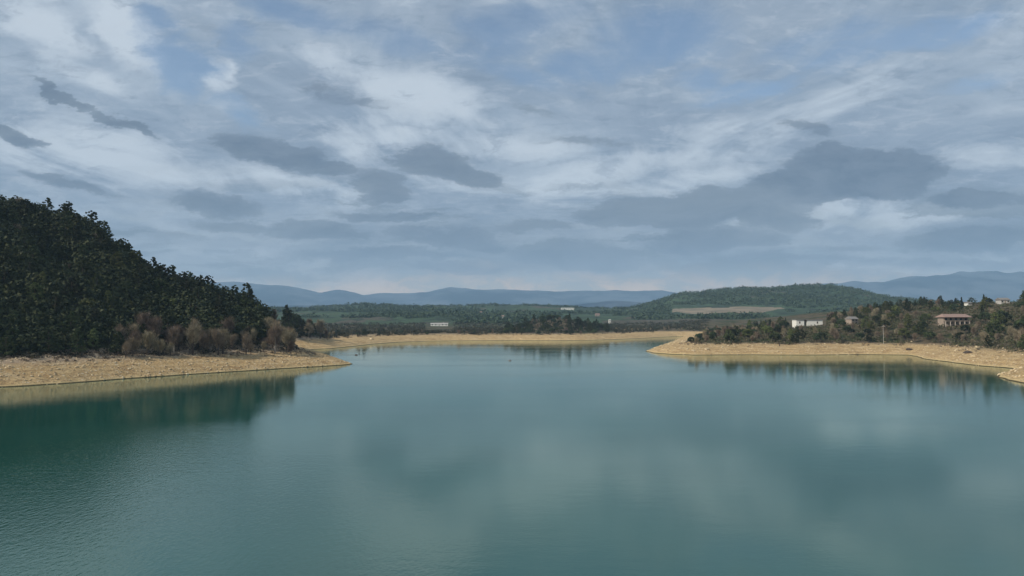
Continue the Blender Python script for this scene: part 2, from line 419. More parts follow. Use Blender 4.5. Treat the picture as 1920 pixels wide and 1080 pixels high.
def bare_meshes(i, h=7., w=3., n=1250, bark='bark'):
    rr = random.Random(500+i); parts = []; tips = []
    for s in range(rr.randint(3, 5)):
        a = rr.random()*6.283; lean = rr.uniform(.1, .45)
        top = (w*lean*math.cos(a), w*lean*math.sin(a), h*rr.uniform(.75, .95))
        parts.append(tube([(.1*math.cos(a), .1*math.sin(a), -.5), (top[0]*.4, top[1]*.4, top[2]*.45), top], (.13, .085, .025), 5))
        for k in range(9):
            t = rr.uniform(.25, .95); base = Vector(top)*t; b2 = rr.random()*6.283
            L = w*rr.uniform(.35, .8)*(1.15-t)
            e = base+Vector((math.cos(b2)*L, math.sin(b2)*L, L*rr.uniform(.6, 1.3)))
            parts.append(tube([tuple(base), tuple((base+e)/2+Vector((0, 0, -.1))), tuple(e)], (.05, .035, .012), 4)); tips.append((base, e))
    r2 = np.random.default_rng(900+i); T = len(tips)
    A = np.array([tuple(t[0]) for t in tips]); B = np.array([tuple(t[1]) for t in tips])
    k = r2.integers(0, T, n); t = r2.random((n, 1))*.8+.25
    p = A[k]+(B[k]-A[k])*t+r2.normal(size=(n, 3))*.28
    d = r2.normal(size=(n, 3))*.5+(B[k]-A[k])/np.linalg.norm(B[k]-A[k], axis=1)[:, None]+np.array([0, 0, .75]); d /= np.linalg.norm(d, axis=1)[:, None]
    s = np.cross(d, r2.normal(size=(n, 3))); s /= np.linalg.norm(s, axis=1)[:, None]
    L = .5+1.2*r2.random((n, 1)); wd = .03+.03*r2.random((n, 1))
    tv = np.stack([p-s*wd, p+s*wd, p+d*L], 1).reshape(-1, 3)
    pv, pf = join(parts)
    return data('trunk', pv, pf, M[bark]), data('crown', tv, np.arange(len(tv)).reshape(-1, 3), M['twig'])

K = {
 'pine': [pine_meshes(0, M['pine'], 10.5, 4.4, .5), pine_meshes(1, M['pine'], 11.5, 3.9, .8), pine_meshes(2, M['pine'], 9, 4.6, .42), pine_meshes(3, M['pine'], 11.5, 4.0, .65), pine_meshes(4, M['pine'], 10, 4.6, .55)],
 'olive': [round_meshes(0, M['olive']), round_meshes(1, M['olive'], 6, 3.4), pine_meshes(7, M['olive'], 10, 3.8, .45)],
 'spire': [pine_meshes(10, M['dark'], 12, 2.2, .95, low=.08), pine_meshes(11, M['dark'], 11, 2.5, .85, low=.1), pine_meshes(12, M['dark'], 13, 2.4, 1.0, low=.08)],
 'oak': [round_meshes(5, M['dark'], 7, 3.6), round_meshes(6, M['pine'], 6, 3.3), round_meshes(7, M['dark'], 5, 3.0)],
 'bare': [bare_meshes(0), bare_meshes(1, 6, 3.2), bare_meshes(2, 8, 2.6), bare_meshes(3, 5, 3.4), bare_meshes(4, 7.5, 3.2, 1800, 'palebark')],
}
NAME = {'pine': 'pine_tree', 'olive': 'olive_green_tree', 'spire': 'conifer_tree', 'oak': 'evergreen_tree', 'bare': 'bare_tree'}
CAT = {'pine': 'pine tree', 'olive': 'broad tree', 'spire': 'conifer', 'oak': 'evergreen tree', 'bare': 'bare tree'}
TOPH = {'pine': 11, 'olive': 7.2, 'spire': 12, 'oak': 6.4, 'bare': 6.8}
trees = []
def plant(kind, x, y, sc, z=None, var=None):
    z = tz(x, y) if z is None else z
    tm, cm = (K[kind][var] if var is not None else random.choice(K[kind]))
    r = empty(NAME[kind], (x, y, z-.1), random.random()*6.283)
    r.scale = (sc*random.uniform(.88, 1.12), sc*random.uniform(.88, 1.12), sc*random.uniform(.88, 1.15))
    for nm, me in (('trunk', tm), ('crown', cm)):
        o = bpy.data.objects.new(nm, me); col.objects.link(o); o.parent = r
    h = cm['h'] if 'h' in cm else TOPH[kind]
    px, pb = project(x, y, z); _, pt = project(x, y, z+h*sc)
    t = dict(o=r, kind=kind, px=px, pb=pb, pt=pt, y=y, x=x, z=z, w=3.2*sc*F/y)
    trees.append(t); return t

houses = [(1478, 1548, 588, 611), (1754, 1818, 582, 610), (1584, 1608, 590, 606), (1866, 1908, 556, 570), (1808, 1822, 564, 573)]
def blocks_house(px, pt, pb, w):
    for a, b_, t, q in houses:
        if px+w > a and px-w < b_ and pb > t+8 and pt < q-2: return True
    return False

class Spots:
    def __init__(s, d): s.d = d; s.g = {}
    def ok(s, x, y, d):
        c = s.d; i, j = int(x//c), int(y//c)
        for a in range(i-1, i+2):
            for b_ in range(j-1, j+2):
                for (X, Y_) in s.g.get((a, b_), ()):
                    if (X-x)**2+(Y_-y)**2 < d*d: return False
        s.g.setdefault((i, j), []).append((x, y)); return True

# -- left hill wood
sp = Spots(14)
cand = []
R_ = np.random.default_rng(21)
N = 14000
cpx_ = R_.uniform(-45, 600, N); cy_ = R_.uniform(235, 400, N); cx_ = (cpx_-960)/F*cy_
cz_ = terrain(cx_, cy_); cs_ = sdist(cx_, cy_)
for i in range(N):
    px, x, y, z, s = cpx_[i], cx_[i], cy_[i], cz_[i], cs_[i]
    yr = 345+30*float(sstep(np.array([px]), 200, 560)[0])
    if s < 24.5 or y > yr+9: continue
    if px > 585: continue
    d = 6.9 if y > yr-25 else 7.9
    if not sp.ok(x, y, d): continue
    cand.append((px, x, y, z, s))
cand.sort(key=lambda c: -c[2])
npine = 0
for px, x, y, z, s in cand:
    edge = float(np.interp(px, LX, LY))
    q = random.random()
    foot = s < 33
    if foot:
        if 225 < px < 345 or 395 < px < 545: kind = 'bare' if q < .8 else 'pine'
        else: kind = 'bare' if q < .22 else ('olive' if q < .27 else ('oak' if q < .35 else 'pine'))
    else:
        kind = 'pine' if q < .80 else ('olive' if q < .90 else 'bare')
        if 60 < px < 130 and 250 < y < 290 and q > .55: kind = 'olive'
    sc = random.uniform(.68, 1.08)*(1 if not foot else .85)
    if px > 470 and kind != 'bare': sc *= .82
    if kind == 'bare': sc *= 1.25
    if kind == 'bare' and not foot: sc *= .85
    plant(kind, x, y, sc, z)['zone'] = 'left'
# extra bare thickets at the hill foot: named clumps of the photo
for (a, b_, n_) in ((225, 345, 22), (360, 548, 46), (575, 625, 7), (640, 700, 3)):
    k = 0; tries = 0
    while k < n_ and tries < 400:
        tries += 1
        px = random.uniform(a, b_); y = random.uniform(235, 345) if b_ < 560 else random.uniform(480, 560)
        x = (px-960)/F*y; s = float(sdist(np.array([x]), np.array([y]))[0])
        if s < (19 if b_ < 560 else 24) or s > 36: continue
        if not sp.ok(x, y, 3.3 if b_ < 560 else 7): continue
        plant('bare', x, y, random.uniform(.6, 1.5)*(1.25 if b_ > 560 else 1.15))['zone'] = 'left' if b_ < 560 else 'cove'; k += 1

k = tries = 0
while k < 16 and tries < 600:                      # dark pines closing the hill behind the cove
    tries += 1
    px = random.uniform(538, 594); y = random.uniform(492, 560); x = (px-960)/F*y; s = float(sdist(np.array([x]), np.array([y]))[0])
    if s < 24 or not sp.ok(x, y, 5.5): continue
    plant('pine', x, y, random.uniform(.85, 1.1)*(1.25 if px < 570 else 1.0))['zone'] = 'cove'; k += 1

# -- right shore
sp = Spots(16); N = 16000
cpx_ = R_.uniform(1262, 1965, N); cy_ = R_.uniform(300, 800, N)
cx_ = (cpx_-960)/F*cy_; cz_ = terrain(cx_, cy_); cs_ = sdist(cx_, cy_)
rc = []
for i in range(N):
    px, x, y, z, s = cpx_[i], cx_[i], cy_[i], cz_[i], cs_[i]
    if s < 28 or s > 250 or (px < 1290 and z < 5.6): continue
    if not sp.ok(x, y, 9.5 if s < 80 else 11.5): continue
    rc.append((px, x, y, z, s))
for px, x, y, z, s in rc:
    q = random.random()
    if s < 70: kind = 'bare' if q < .48 else ('oak' if q < .78 else ('olive' if q < .88 else 'pine'))
    elif s > 175: kind = 'spire' if q < (.5 if px > 1800 else .22) else ('pine' if q < .85 else ('oak' if q < .94 else 'bare'))
    else: kind = 'bare' if q < .30 else ('oak' if q < .58 else ('olive' if q < .74 else ('pine' if q < .92 else 'spire')))
    sc = random.uniform(.62, 1.1)*(.8 if kind in ('pine', 'spire') else 1)
    if px < 1330: sc *= .8
    h = TOPH[kind]*sc; pb = HY-F*(z-H)/y; pt = HY-F*(z+h-H)/y
    if blocks_house(px, pt, pb, 2.6*sc*F/y): continue
    plant(kind, x, y, sc, z)['zone'] = 'right'

# -- far shore line of trees
sp = Spots(30); N = 5000
cpx_ = R_.uniform(600, 1290, N); cy_ = R_.uniform(560, 960, N)
cx_ = (cpx_-960)/F*cy_; cz_ = terrain(cx_, cy_); cs_ = sdist(cx_, cy_)
for i in range(N):
    px, x, y, z, s = cpx_[i], cx_[i], cy_[i], cz_[i], cs_[i]
    knoll = 945 < px < 1140
    if s < 24 or s > (190 if knoll else 75): continue
    if not sp.ok(x, y, 11 if knoll else 17): continue
    q = random.random()
    if 795 < px < 850 and s > 40: continue
    kind = ('oak' if q < .6 else 'bare' if q < .68 else 'pine') if knoll or 630 < px < 720 else ('bare' if q < .7 else 'oak')
    plant(kind, x, y, random.uniform(.5, .85)*(1.3 if knoll else .9), z)['zone'] = 'far'

# ---- labels for the trees
def lab():
    ordn = ['first', 'second', 'third', 'fourth', 'fifth', 'sixth', 'seventh', 'eighth', 'ninth', 'tenth', 'eleventh', 'twelfth', 'thirteenth', 'fourteenth', 'fifteenth',
            'sixteenth', 'seventeenth', 'eighteenth', 'nineteenth', 'twentieth', 'twenty-first', 'twenty-second', 'twenty-third', 'twenty-fourth', 'twenty-fifth', 'twenty-sixth',
            'twenty-seventh', 'twenty-eighth', 'twenty-ninth', 'thirtieth']
    desc = {'pine': 'dark pine', 'olive': 'lighter olive green tree', 'spire': 'narrow dark conifer', 'oak': 'low round evergreen', 'bare': 'leafless brown tree'}
    grp = {'left': 'trees of the wood on the left hill', 'cove': 'trees above the cove beach', 'right': 'trees on the right shore', 'far': 'trees along the far shore'}
    # skyline trees
    for zone in ('left', 'right'):
        T = [t for t in trees if t['zone'] == zone]
        sky = [t for t in T if 5 < t['px'] < 1915 and all(o is t or abs(o['px']-t['px']) > t['w']*.9 or o['pt'] > t['pt'] for o in T)]
        sky.sort(key=lambda t: t['px'])
        where = 'on the skyline of the left hill' if zone == 'left' else 'on the skyline of the right shore'
        for kd in desc:
            S_ = [t for t in sky if t['kind'] == kd]
            for i, t in enumerate(S_):
                if i < len(ordn): t['label'] = f"{ordn[i]} {desc[kd]} from the left {where}" if len(S_) > 1 else f"only {desc[kd]} {where}"
    for t in trees:
        t['grp'] = grp[t['zone']]
        if 'label' in t: continue
        px = t['px']; d = desc[t['kind']]; z = t['zone']
        if z == 'left':
            depth = 'at the left hill foot' if t['y'] < 275+px*.07 else ('halfway up the left hill' if t['y'] < 315+px*.02 else 'high on the left hill')
            c = 'near the left photo edge' if px < 150 else ('left of the brown thicket' if px < 240 else ('above the brown thicket' if px < 350 else ('above the sand spit' if px < 480 else 'at the low end of the hill')))
            t['label'] = f"{d} {depth}, {c}"
        elif z == 'cove': t['label'] = f"{d} above the small cove beach behind the spit"
        elif z == 'right':
            row = 'just above the sandy bank' if t['pb'] > 622 else ('halfway up the shore' if t['pb'] > 596 else 'high on the shore')
            c = 'near the tip of the point' if px < 1370 else ('left of the bungalow' if px < 1485 else ('right of the bungalow' if px < 1580 else ('left of the pole' if px < 1660 else ('left of the villa' if px < 1760 else ('beside the villa' if px < 1830 else 'near the right photo edge')))))
            t['label'] = f"{d} {row}, {c}"
        else:
            c = 'left of the white farm' if px < 800 else ('right of the white farm' if px < 940 else ('on the dark wooded knoll' if px < 1140 else 'right of the dark knoll'))
            t['label'] = f"small {d} on the far shore, {c}"
    # where a label is left with several trees, tell the leftmost ones apart by order
    from collections import defaultdict
    g = defaultdict(list)
    for t in trees: g[t['label']].append(t)
    for L, T in g.items():
        T.sort(key=lambda t: t['px'])
        if 1 < len(T) <= len(ordn):
            for i, t in enumerate(T):
                pre = 'leftmost' if i == 0 else ('rightmost' if i == len(T)-1 else ordn[i])
                t['label'] = f"{pre} {L}"
    for t in trees: tag(t['o'], t['label'], CAT[t['kind']], t['grp'])
lab()

# ------------------------------------------------------------------ brush and distant woods (nobody could count them)
def scatter(name, pts, size, mat, n, leaf, label, cat, squash=.8, jitter=.4):
    r = np.random.default_rng(hash(name) % 1000 if False else len(name)*7)
    pts = np.array(pts); sz = size*(1+jitter*(r.random(len(pts))*2-1))
    N_ = len(pts)
    d = r.normal(size=(N_, n, 3)); d /= np.linalg.norm(d, axis=2)[..., None]; d[..., 2] = np.abs(d[..., 2])*1.25-.15
    p = pts[:, None, :]+d*sz[:, None, None]*(r.random((N_, n, 1))**.35)*np.array([1, 1, squash])
    a = r.normal(size=(N_, n, 3)); a /= np.linalg.norm(a, axis=2)[..., None]
    bb = np.cross(a, d+.4*r.normal(size=(N_, n, 3))); bb /= np.linalg.norm(bb, axis=2)[..., None]+1e-6
    s = leaf*sz[:, None, None]*(.6+.8*r.random((N_, n, 1)))
    v = np.stack([p-a*s*.5, p+a*s*.5, p+bb*s*.8], 2).reshape(-1, 3)
    return tag(mesh_obj(name, v, np.arange(len(v)).reshape(-1, 3), mat), label, cat, kind='stuff')

def cloud_pts(n, p0, p1, y0, y1, cond, geo=False):
    px = R_.uniform(p0, p1, n); y = R_.uniform(y0, y1, n) if not geo else np.exp(R_.uniform(math.log(y0), math.log(y1), n))
    x = (px-960)/F*y; z = terrain(x, y); s = sdist(x, y); k = cond(px, y, z, s)
    return np.stack([x, y, z], -1)[k], px[k], s[k]
a, _, _ = cloud_pts(15000, -400, 640, 150, 400, lambda px, y, z, s: (s > 25+3*np.sin(px/13)) & (y < 375))
scatter('undergrowth', a[::2], 1.7, M['scrub'], 22, .42, 'dark brush and undergrowth filling the wood on the left hill', 'undergrowth')
a, _, _ = cloud_pts(6600, -60, 585, 235, 392, lambda px, y, z, s: (s > 34) & (y < 345+30*sstep(px, 200, 560)+6))
scatter('wood_canopy', a+np.array([0, 0, 1.6]), 3.3, M['pine'], 46, .30, 'close dark pine canopy filling the left hill between the single trees', 'wood', 1.0)
a, _, _ = cloud_pts(16000, 1255, 2300, 240, 850, lambda px, y, z, s: (s > 27+4*np.sin(px/17)) & (s < 300))
keep = [i for i, q in enumerate(a) if not blocks_house(*[project(*q)[0], project(q[0], q[1], q[2]+1.6)[1], project(*q)[1], 4])]
scatter('brush', a[keep], 2.1, M['brush'], 26, .36, 'low brown and green brush between the trees of the right shore', 'undergrowth')
a, _, _ = cloud_pts(500, -380, -60, 170, 360, lambda px, y, z, s: s > 30)
scatter('wood', a+np.array([0, 0, 4]), 4.6, M['pine'], 260, .16, 'dense wood running on past the left end of the hill', 'wood', 1.1)
a, _, _ = cloud_pts(1300, 1975, 2400, 240, 650, lambda px, y, z, s: s > 32)
scatter('shore_wood', a+np.array([0, 0, 2.4]), 3.4, M['scrub'], 90, .22, 'wood and brush running on past the right end of the shore', 'wood', 1.0)
a, _, _ = cloud_pts(5200, 590, 1330, 560, 1250, lambda px, y, z, s: (s > 26+6*np.sin(px/9)) & ((s > 60) | (np.sin(px/23) > -.3)))
keep = [i for i, q in enumerate(a) if not (797 < project(*q)[0] < 850 and 600 < project(*q)[1] < 622)]
scatter('far_brush', a[keep], 3.0, M['scrub'], 20, .42, 'brown and dark brush behind the far beach', 'undergrowth')
a, _, _ = cloud_pts(26000, 300, 2100, 1100, 3300, lambda px, y, z, s: (s > 60) & ((fbm((px-960)/F*y/190, y/190, 3) > -.01) | ((px > 1150) & (y > 1700) & (fbm((px-960)/F*y/120, y/120, 3) > -.2))) & ~((px > 1255) & (px < 1475) & (np.abs(HY-F*(z-H)/y-581) < 9)), True)
scatter('distant_wood', a, 8.5, M['farwood'], 18, .42, 'hazy green woods on the hills beyond the lake', 'wood', .75)

a, ppx, s_ = cloud_pts(30000, -300, 600, 170, 400, lambda px, y, z, s: (s > 11) & (s < 29) & (np.random.default_rng(3).random(len(px)) < ((s-11)/15)**2.2*.7))
scatter('dry_scrub', a, .75, M['twigbrush'], 26, .42, 'thin dry grey-brown scrub along the top of the left bank', 'scrub')
a, ppx, s_ = cloud_pts(30000, 560, 2050, 230, 800, lambda px, y, z, s: (s > 14) & (s < 32) & (np.random.default_rng(4).random(len(px)) < ((s-14)/15)**2.2*.7))
scatter('dry_brush', a, .95, M['twigbrush'], 22, .42, 'thin dry grey-brown scrub along the top of the right and far banks', 'scrub')

# stones on the banks
a, ppx, s_ = cloud_pts(26000, -250, 660, 150, 335, lambda px, y, z, s: (s > .3) & (s < 27))
r = np.random.default_rng(5); N_ = len(a)
ico = np.array([(1, 0, 0), (-1, 0, 0), (0, 1, 0), (0, -1, 0), (0, 0, 1), (0, 0, -1)], float)
of = np.array([(0, 2, 4), (2, 1, 4), (1, 3, 4), (3, 0, 4), (2, 0, 5), (1, 2, 5), (3, 1, 5), (0, 3, 5)])
def stones(name, pts, mn, mx, label):
    n_ = len(pts); sz = mn+(mx-mn)*r.random((n_, 1, 1))**3
    v = pts[:, None, :]+ico[None]*sz*(.6+.7*r.random((n_, 6, 1)))*np.array([1.2, 1, .65])
    f = (of[None]+np.arange(n_)[:, None, None]*6).reshape(-1, 3)
    tag(mesh_obj(name, v.reshape(-1, 3), f, M['stone']), label, 'stones', kind='stuff')
stones('stones', a, .10, .62, 'scattered stones on the sandy left bank')
a, ppx, s_ = cloud_pts(14000, 1205, 2000, 230, 640, lambda px, y, z, s: (s > .3) & (s < 30))
stones('pebbles', a, .15, .9, 'scattered stones on the sandy right bank')

# ------------------------------------------------------------------ single boulders the photo shows
def boulder(px, py, size, label, mat='stone'):
    x, y, z = hit(px, py)
    import bmesh
    bm = bmesh.new(); bmesh.ops.create_icosphere(bm, subdivisions=2, radius=1)
    rr = random.Random(int(px))
    for v in bm.verts: v.co *= rr.uniform(.78, 1.15)
    for v in bm.verts: v.co = Vector((v.co.x*size*1.3, v.co.y*size, v.co.z*size*.6))
    me = bpy.data.meshes.new('boulder'); bm.to_mesh(me); bm.free(); me.materials.append(M[mat])
    o = bpy.data.objects.new('boulder', me); col.objects.link(o); o.location = (x, y, max(z, 0)+size*.15)
    tag(o, label, 'boulder', 'boulders on the banks')
boulder(669, 682.5, .7, 'dark low rock in the water off the tip of the left spit', 'bark')
boulder(655, 680.5, .5, 'pale rock on the tip of the left spit')
boulder(1702, 656, 1.5, 'dark rock on the right bank below the pink villa', 'bark')
boulder(1812, 662, 1.7, 'dark rock on the right bank where the cove begins', 'bark')
boulder(1324, 655, 1.3, 'brown rock on the right bank near the tip of the point')
boulder(1298, 658, 1.1, 'brown rock at the water near the tip of the point')
boulder(697, 636, 1.6, 'orange brown rock on the cove beach')

# ------------------------------------------------------------------ buildings
def box_v(x0, x1, y0, y1, z0, z1):
    v = [(x, y, z) for z in (z0, z1) for y in (y0, y1) for x in (x0, x1)]
    f = [(0, 1, 5, 4), (1, 3, 7, 5), (3, 2, 6, 7), (2, 0, 4, 6), (4, 5, 7, 6), (0, 2, 3, 1)]
    return v, f
def bx(name, parent, mat, *boxes):
    v, f = join([box_v(*b_) for b_ in boxes]); return mesh_obj(name, v, f, mat, parent)
def roof_v(w, d, z0, h, ov=.5, hip=.0):
    a, b_ = w/2+ov, d/2+ov; r_ = a-hip
    v = [(-a, -b_, z0), (a, -b_, z0), (a, b_, z0), (-a, b_, z0), (-r_, 0, z0+h), (r_, 0, z0+h), (-a, -b_, z0-.18), (a, -b_, z0-.18), (a, b_, z0-.18), (-a, b_, z0-.18)]
    f = [(0, 1, 5, 4), (2, 3, 4, 5), (1, 2, 5), (3, 0, 4), (6, 9, 8, 7), (0, 6, 7, 1), (1, 7, 8, 2), (2, 8, 9, 3), (3, 9, 6, 0)]
    return v, f
def window(root, x, z, w, h, yf, shutter=None):
    fr = bx('window', root, M['frame'], (x-w/2-.1, x+w/2+.1, yf-.06, yf+.05, z-.1, z), (x-w/2-.1, x+w/2+.1, yf-.06, yf+.05, z+h, z+h+.1),
            (x-w/2-.1, x-w/2, yf-.06, yf+.05, z, z+h), (x+w/2, x+w/2+.1, yf-.06, yf+.05, z, z+h))
    bx('pane', fr, M['glass'], (x-w/2, x+w/2, yf-.03, yf+.04, z, z+h))
def house(px, py, wpx, w, d, h, wall, roof, label, rz=0, roofh=1.6, wins=3, storeys=1, hip=0, door=True, scale=None, chimney=False, name='house', cat='house', y=None):
    if y is None: x, y, z = hit(px, py)
    else: x = (px-960)/F*y; z = tz(x, y)
    if wpx: w = wpx*y/F
    o = empty(name, (x, y, z), rz); tag(o, label, cat)
    bx('wall', o, M[wall], (-w/2, w/2, -d/2, d/2, -3.5, h))
    v, f = roof_v(w, d, h+.19, roofh, .5, hip)
    rf = mesh_obj('roof', v, f, M[roof], o)
    if chimney: bx('chimney', rf, M[wall], (w*.22, w*.22+.8, -.4, .4, h+roofh*.5, h+roofh+1.0))
    sh = h/storeys
    for s in range(storeys):
        for i in range(wins):
            xx = -w/2+w*(i+.5)/wins
            if door and s == 0 and i == wins//2: continue
            window(o, xx, s*sh+sh*.35, min(1.4, w/wins*.5), sh*.42, -d/2)
    if door: bx('door', o, M['frame'], (-w/2+w*(wins//2+.5)/wins-.55, -w/2+w*(wins//2+.5)/wins+.55, -d/2-.07, -d/2+.05, 0, min(2.2, sh*.8)))
    return o, w, y
def part_roofless(): pass
# white bungalow
x, y, z = hit(1513, 612)
w = 49*y/F; hh = 12.5*y/F
o = empty('bungalow', (x, y, z)); tag(o, 'long low white bungalow with a dark porch gap above the right bank', 'bungalow')
g0, g1 = -w*.20, -w*.09
bx('wall', o, M['white'], (-w/2, g0, -4, 4, -2, hh)); bx('wall', o, M['white'], (g1, w/2, -4, 4, -2, hh))
bx('porch', o, M['frame'], (g0, g1, -2.4, 4, -2, hh-.003))
bx('roof', o, M['greyroof'], (-w/2-.7, w/2+.7, -4.7, 4.6, hh+.01, hh+.32))
for xx in (-w*.37, w*.30): window(o, xx, hh*.45, .8, hh*.26, -4)
bx('door', o, M['glass'], (g0+.5, g1-.5, -2.47, -2.38, 0, hh*.65))
# long two-storey villa with pillared front
x, y, z = hit(1787, 609)
w = 46*y/F; hh = 19*y/F
o = empty('villa', (x, y, z)); tag(o, 'long pink-roofed villa with pale pillars near the right photo edge', 'villa')
bx('wall', o, M['cream'], (-w/2, w/2, -2.5, 4, -3, hh*.72))
v, f = roof_v(w+1.2, 10, hh*.72+.2, hh*.30, .5, 1.5); mesh_obj('roof', v, f, M['pinkroof'], o)
bx('balcony', o, M['cream'], (-w/2, w/2, -4.6, -2.503, hh*.34, hh*.40))
for i in range(6):
    xx = -w/2+.3+(w-.6)*i/5; bx('pillar', o, M['paleplaster'], (xx-.22, xx+.22, -4.5, -4.1, -3, hh*.34-.003))
for i in range(5):
    xx = -w/2+(w)*(i+.5)/5; window(o, xx, hh*.44, 1.5, hh*.2, -2.5); window(o, xx, hh*.08, 1.8, hh*.18, -2.5)
house(1596, 608, 15, 8, 6, 3.6, 'cream', 'greyroof', 'small pinkish grey-roofed cottage among trees between the bungalow and the villa', .3, 1.8, 2, 2, 0, False)
house(1880, 569, 15, 10, 8, 2.6, 'concrete', 'greyroof', 'pale grey house on the skyline near the right photo edge', -.15, 1.6, 3)
house(1815, 573, 7, 6, 5, 2.0, 'white', 'greyroof', 'tiny white house high on the right shore above the villa', 0, .8, 2, door=False)
# far buildings
house(824, 611, 32, 20, 8, 3.2, 'white', 'concrete', 'long white farm building behind the far beach, on the left', .05, 1.2, 5, chimney=True, name='farmhouse', cat='farm building')
house(902, 591, 3.6, 8, 7, 6.5, 'white', 'pinkroof', 'small white house high on the green valley slope', 0, 1.6, 2, 2)
house(943, 601, 4.2, 8, 7, 8.5, 'white', 'pinkroof', 'white tower-like house left of the dark wooded knoll', 0, 1.6, 2, 2)
house(1064, 581, 24, 30, 12, 4.5, 'white', 'white', 'long white warehouse on the far hill above the knoll', 0, 1.0, 6, door=False, name='warehouse', cat='warehouse')
house(1120, 593, 8, 12, 9, 4.0, 'cream', 'pinkroof', 'pinkish farmhouse in the valley right of the knoll', 0, 2.4, 3, 2)
house(1143, 606, 3.6, 7, 6, 5.2, 'white', 'concrete', 'small white house low in the valley right of the knoll', 0, 1.4, 2, 2)
# slim pale pole on the right bank
x, y, z = hit(1655, 645)
o = empty('utility_pole', (x, y, z)); tag(o, 'slim pale pole standing on the right bank in front of the trees', 'pole')
v, f = tube([(0, 0, -1), (0, 0, 5), (0, 0, 11.5)], (.11, .10, .08), 8); mesh_obj('post', v, f, M['concrete'], o)
bx('crossarm', o, M['concrete'], (-1.0, 1.0, -.3, -.15, 10.6, 10.8))
x, y, z = hit(1460, 649)
v, f = tube([(0, 0, -.5), (.05, 0, 1.2), (0, 0, 2.2)], (.28, .3, .18), 7); o = mesh_obj('post', v, f, M['bark']); o.name = 'stump'; o.location = (x, y, z)
tag(o, 'dark upright stump on the right bank below the white bungalow', 'stump')
# little float on the open water
fx, fy = wp(956, 676)
import bmesh
bm = bmesh.new(); bmesh.ops.create_uvsphere(bm, u_segments=12, v_segments=8, radius=.45)
for v in bm.verts: v.co.x *= 1.7; v.co.z *= .7
me = bpy.data.meshes.new('buoy'); bm.to_mesh(me); bm.free(); me.materials.append(M['greyroof'])
o = bpy.data.objects.new('buoy', me); col.objects.link(o); o.location = (fx, fy, .12)
tag(o, 'tiny dark float alone in the middle of the lake', 'buoy')

# ------------------------------------------------------------------ haze
v, f = box_v(-19500, 19500, -700, 13100, -9, 900)
hz = mesh_obj('haze', v, f)
m = bpy.data.materials.new('haze_air'); m.use_nodes = True; nt = m.node_tree; nt.nodes.clear()
out = nt.nodes.new('ShaderNodeOutputMaterial'); pv = nt.nodes.new('ShaderNodeVolumePrincipled')
pv.inputs['Density'].default_value = 8.0e-5; pv.inputs['Color'].default_value = (.52, .76, 1.0, 1); pv.inputs['Anisotropy'].default_value = 0
nt.links.new(pv.outputs[0], out.inputs['Volume']); hz.data.materials.append(m)
tag(hz, 'thin blue haze filling the air over the lake and hills', 'haze', kind='stuff')

# ------------------------------------------------------------------ light
SUN_EL, SUN_AZ = 35.0, 245.0           # compass degrees clockwise from +Y: from the left, slightly behind the camera
d = Vector((math.sin(math.radians(SUN_AZ))*math.cos(math.radians(SUN_EL)), math.cos(math.radians(SUN_AZ))*math.cos(math.radians(SUN_EL)), math.sin(math.radians(SUN_EL))))
L = bpy.data.lights.new('sun', 'SUN'); L.energy = 3.9; L.angle = math.radians(2.5); L.color = (1, .93, .82)
lo = bpy.data.objects.new('sun', L); col.objects.link(lo); lo.rotation_euler = (-d).to_track_quat('-Z', 'Y').to_euler()
lo.location = (0, 0, 3000)

# ------------------------------------------------------------------ sky
W = bpy.data.worlds.new("World"); scene.world = W; W.use_nodes = True
W.cycles.sampling_method = 'MANUAL'; W.cycles.sample_map_resolution = 256
nt = W.node_tree; nt.nodes.clear()
out = nt.nodes.new('ShaderNodeOutputWorld')
sky = nt.nodes.new('ShaderNodeTexSky'); sky.sky_type = 'NISHITA'; sky.sun_disc = False
sky.sun_elevation = math.radians(SUN_EL); sky.sun_rotation = math.radians(SUN_AZ); sky.air_density = 1; sky.dust_density = .5
tc = nt.nodes.new('ShaderNodeTexCoord').outputs['Generated']
sep = nt.nodes.new('ShaderNodeSeparateXYZ'); nt.links.new(tc, sep.inputs[0]); dx, dy, dz = sep.outputs
# direction of a cloud as azimuth and elevation slopes about +Y (fixed to the compass, like an HDRI)
yy = math_(nt, 'MAXIMUM', math_(nt, 'ABSOLUTE', dy), .12)
az = math_(nt, 'DIVIDE', dx, yy); el = math_(nt, 'DIVIDE', dz, yy)
cmb = nt.nodes.new('ShaderNodeCombineXYZ'); nt.links.new(az, cmb.inputs[0]); nt.links.new(el, cmb.inputs[1]); P = cmb.outputs[0]
# cloud deck: flat layer seen in perspective
zz = math_(nt, 'ADD', math_(nt, 'MAXIMUM', dz, 0.0), .10)
qx = math_(nt, 'DIVIDE', dx, zz); qy = math_(nt, 'DIVIDE', dy, zz)
cq = nt.nodes.new('ShaderNodeCombineXYZ'); nt.links.new(qx, cq.inputs[0]); nt.links.new(qy, cq.inputs[1]); Q = cq.outputs[0]
wn = noise_(nt, scaled(nt, P, (1, 2.2, 1)), 3.6, 9, .66)
wv = nt.nodes.new('ShaderNodeVectorMath'); wv.operation = 'SUBTRACT'; nt.links.new(wn.outputs['Color'], wv.inputs[0]); wv.inputs[1].default_value = (.5, .5, .5)
ws = nt.nodes.new('ShaderNodeVectorMath'); ws.operation = 'MULTIPLY'; nt.links.new(wv.outputs[0], ws.inputs[0]); ws.inputs[1].default_value = (.22, .085, 0)
wa = nt.nodes.new('ShaderNodeVectorMath'); wa.operation = 'ADD'; nt.links.new(P, wa.inputs[0]); nt.links.new(ws.outputs[0], wa.inputs[1]); PW = wa.outputs[0]
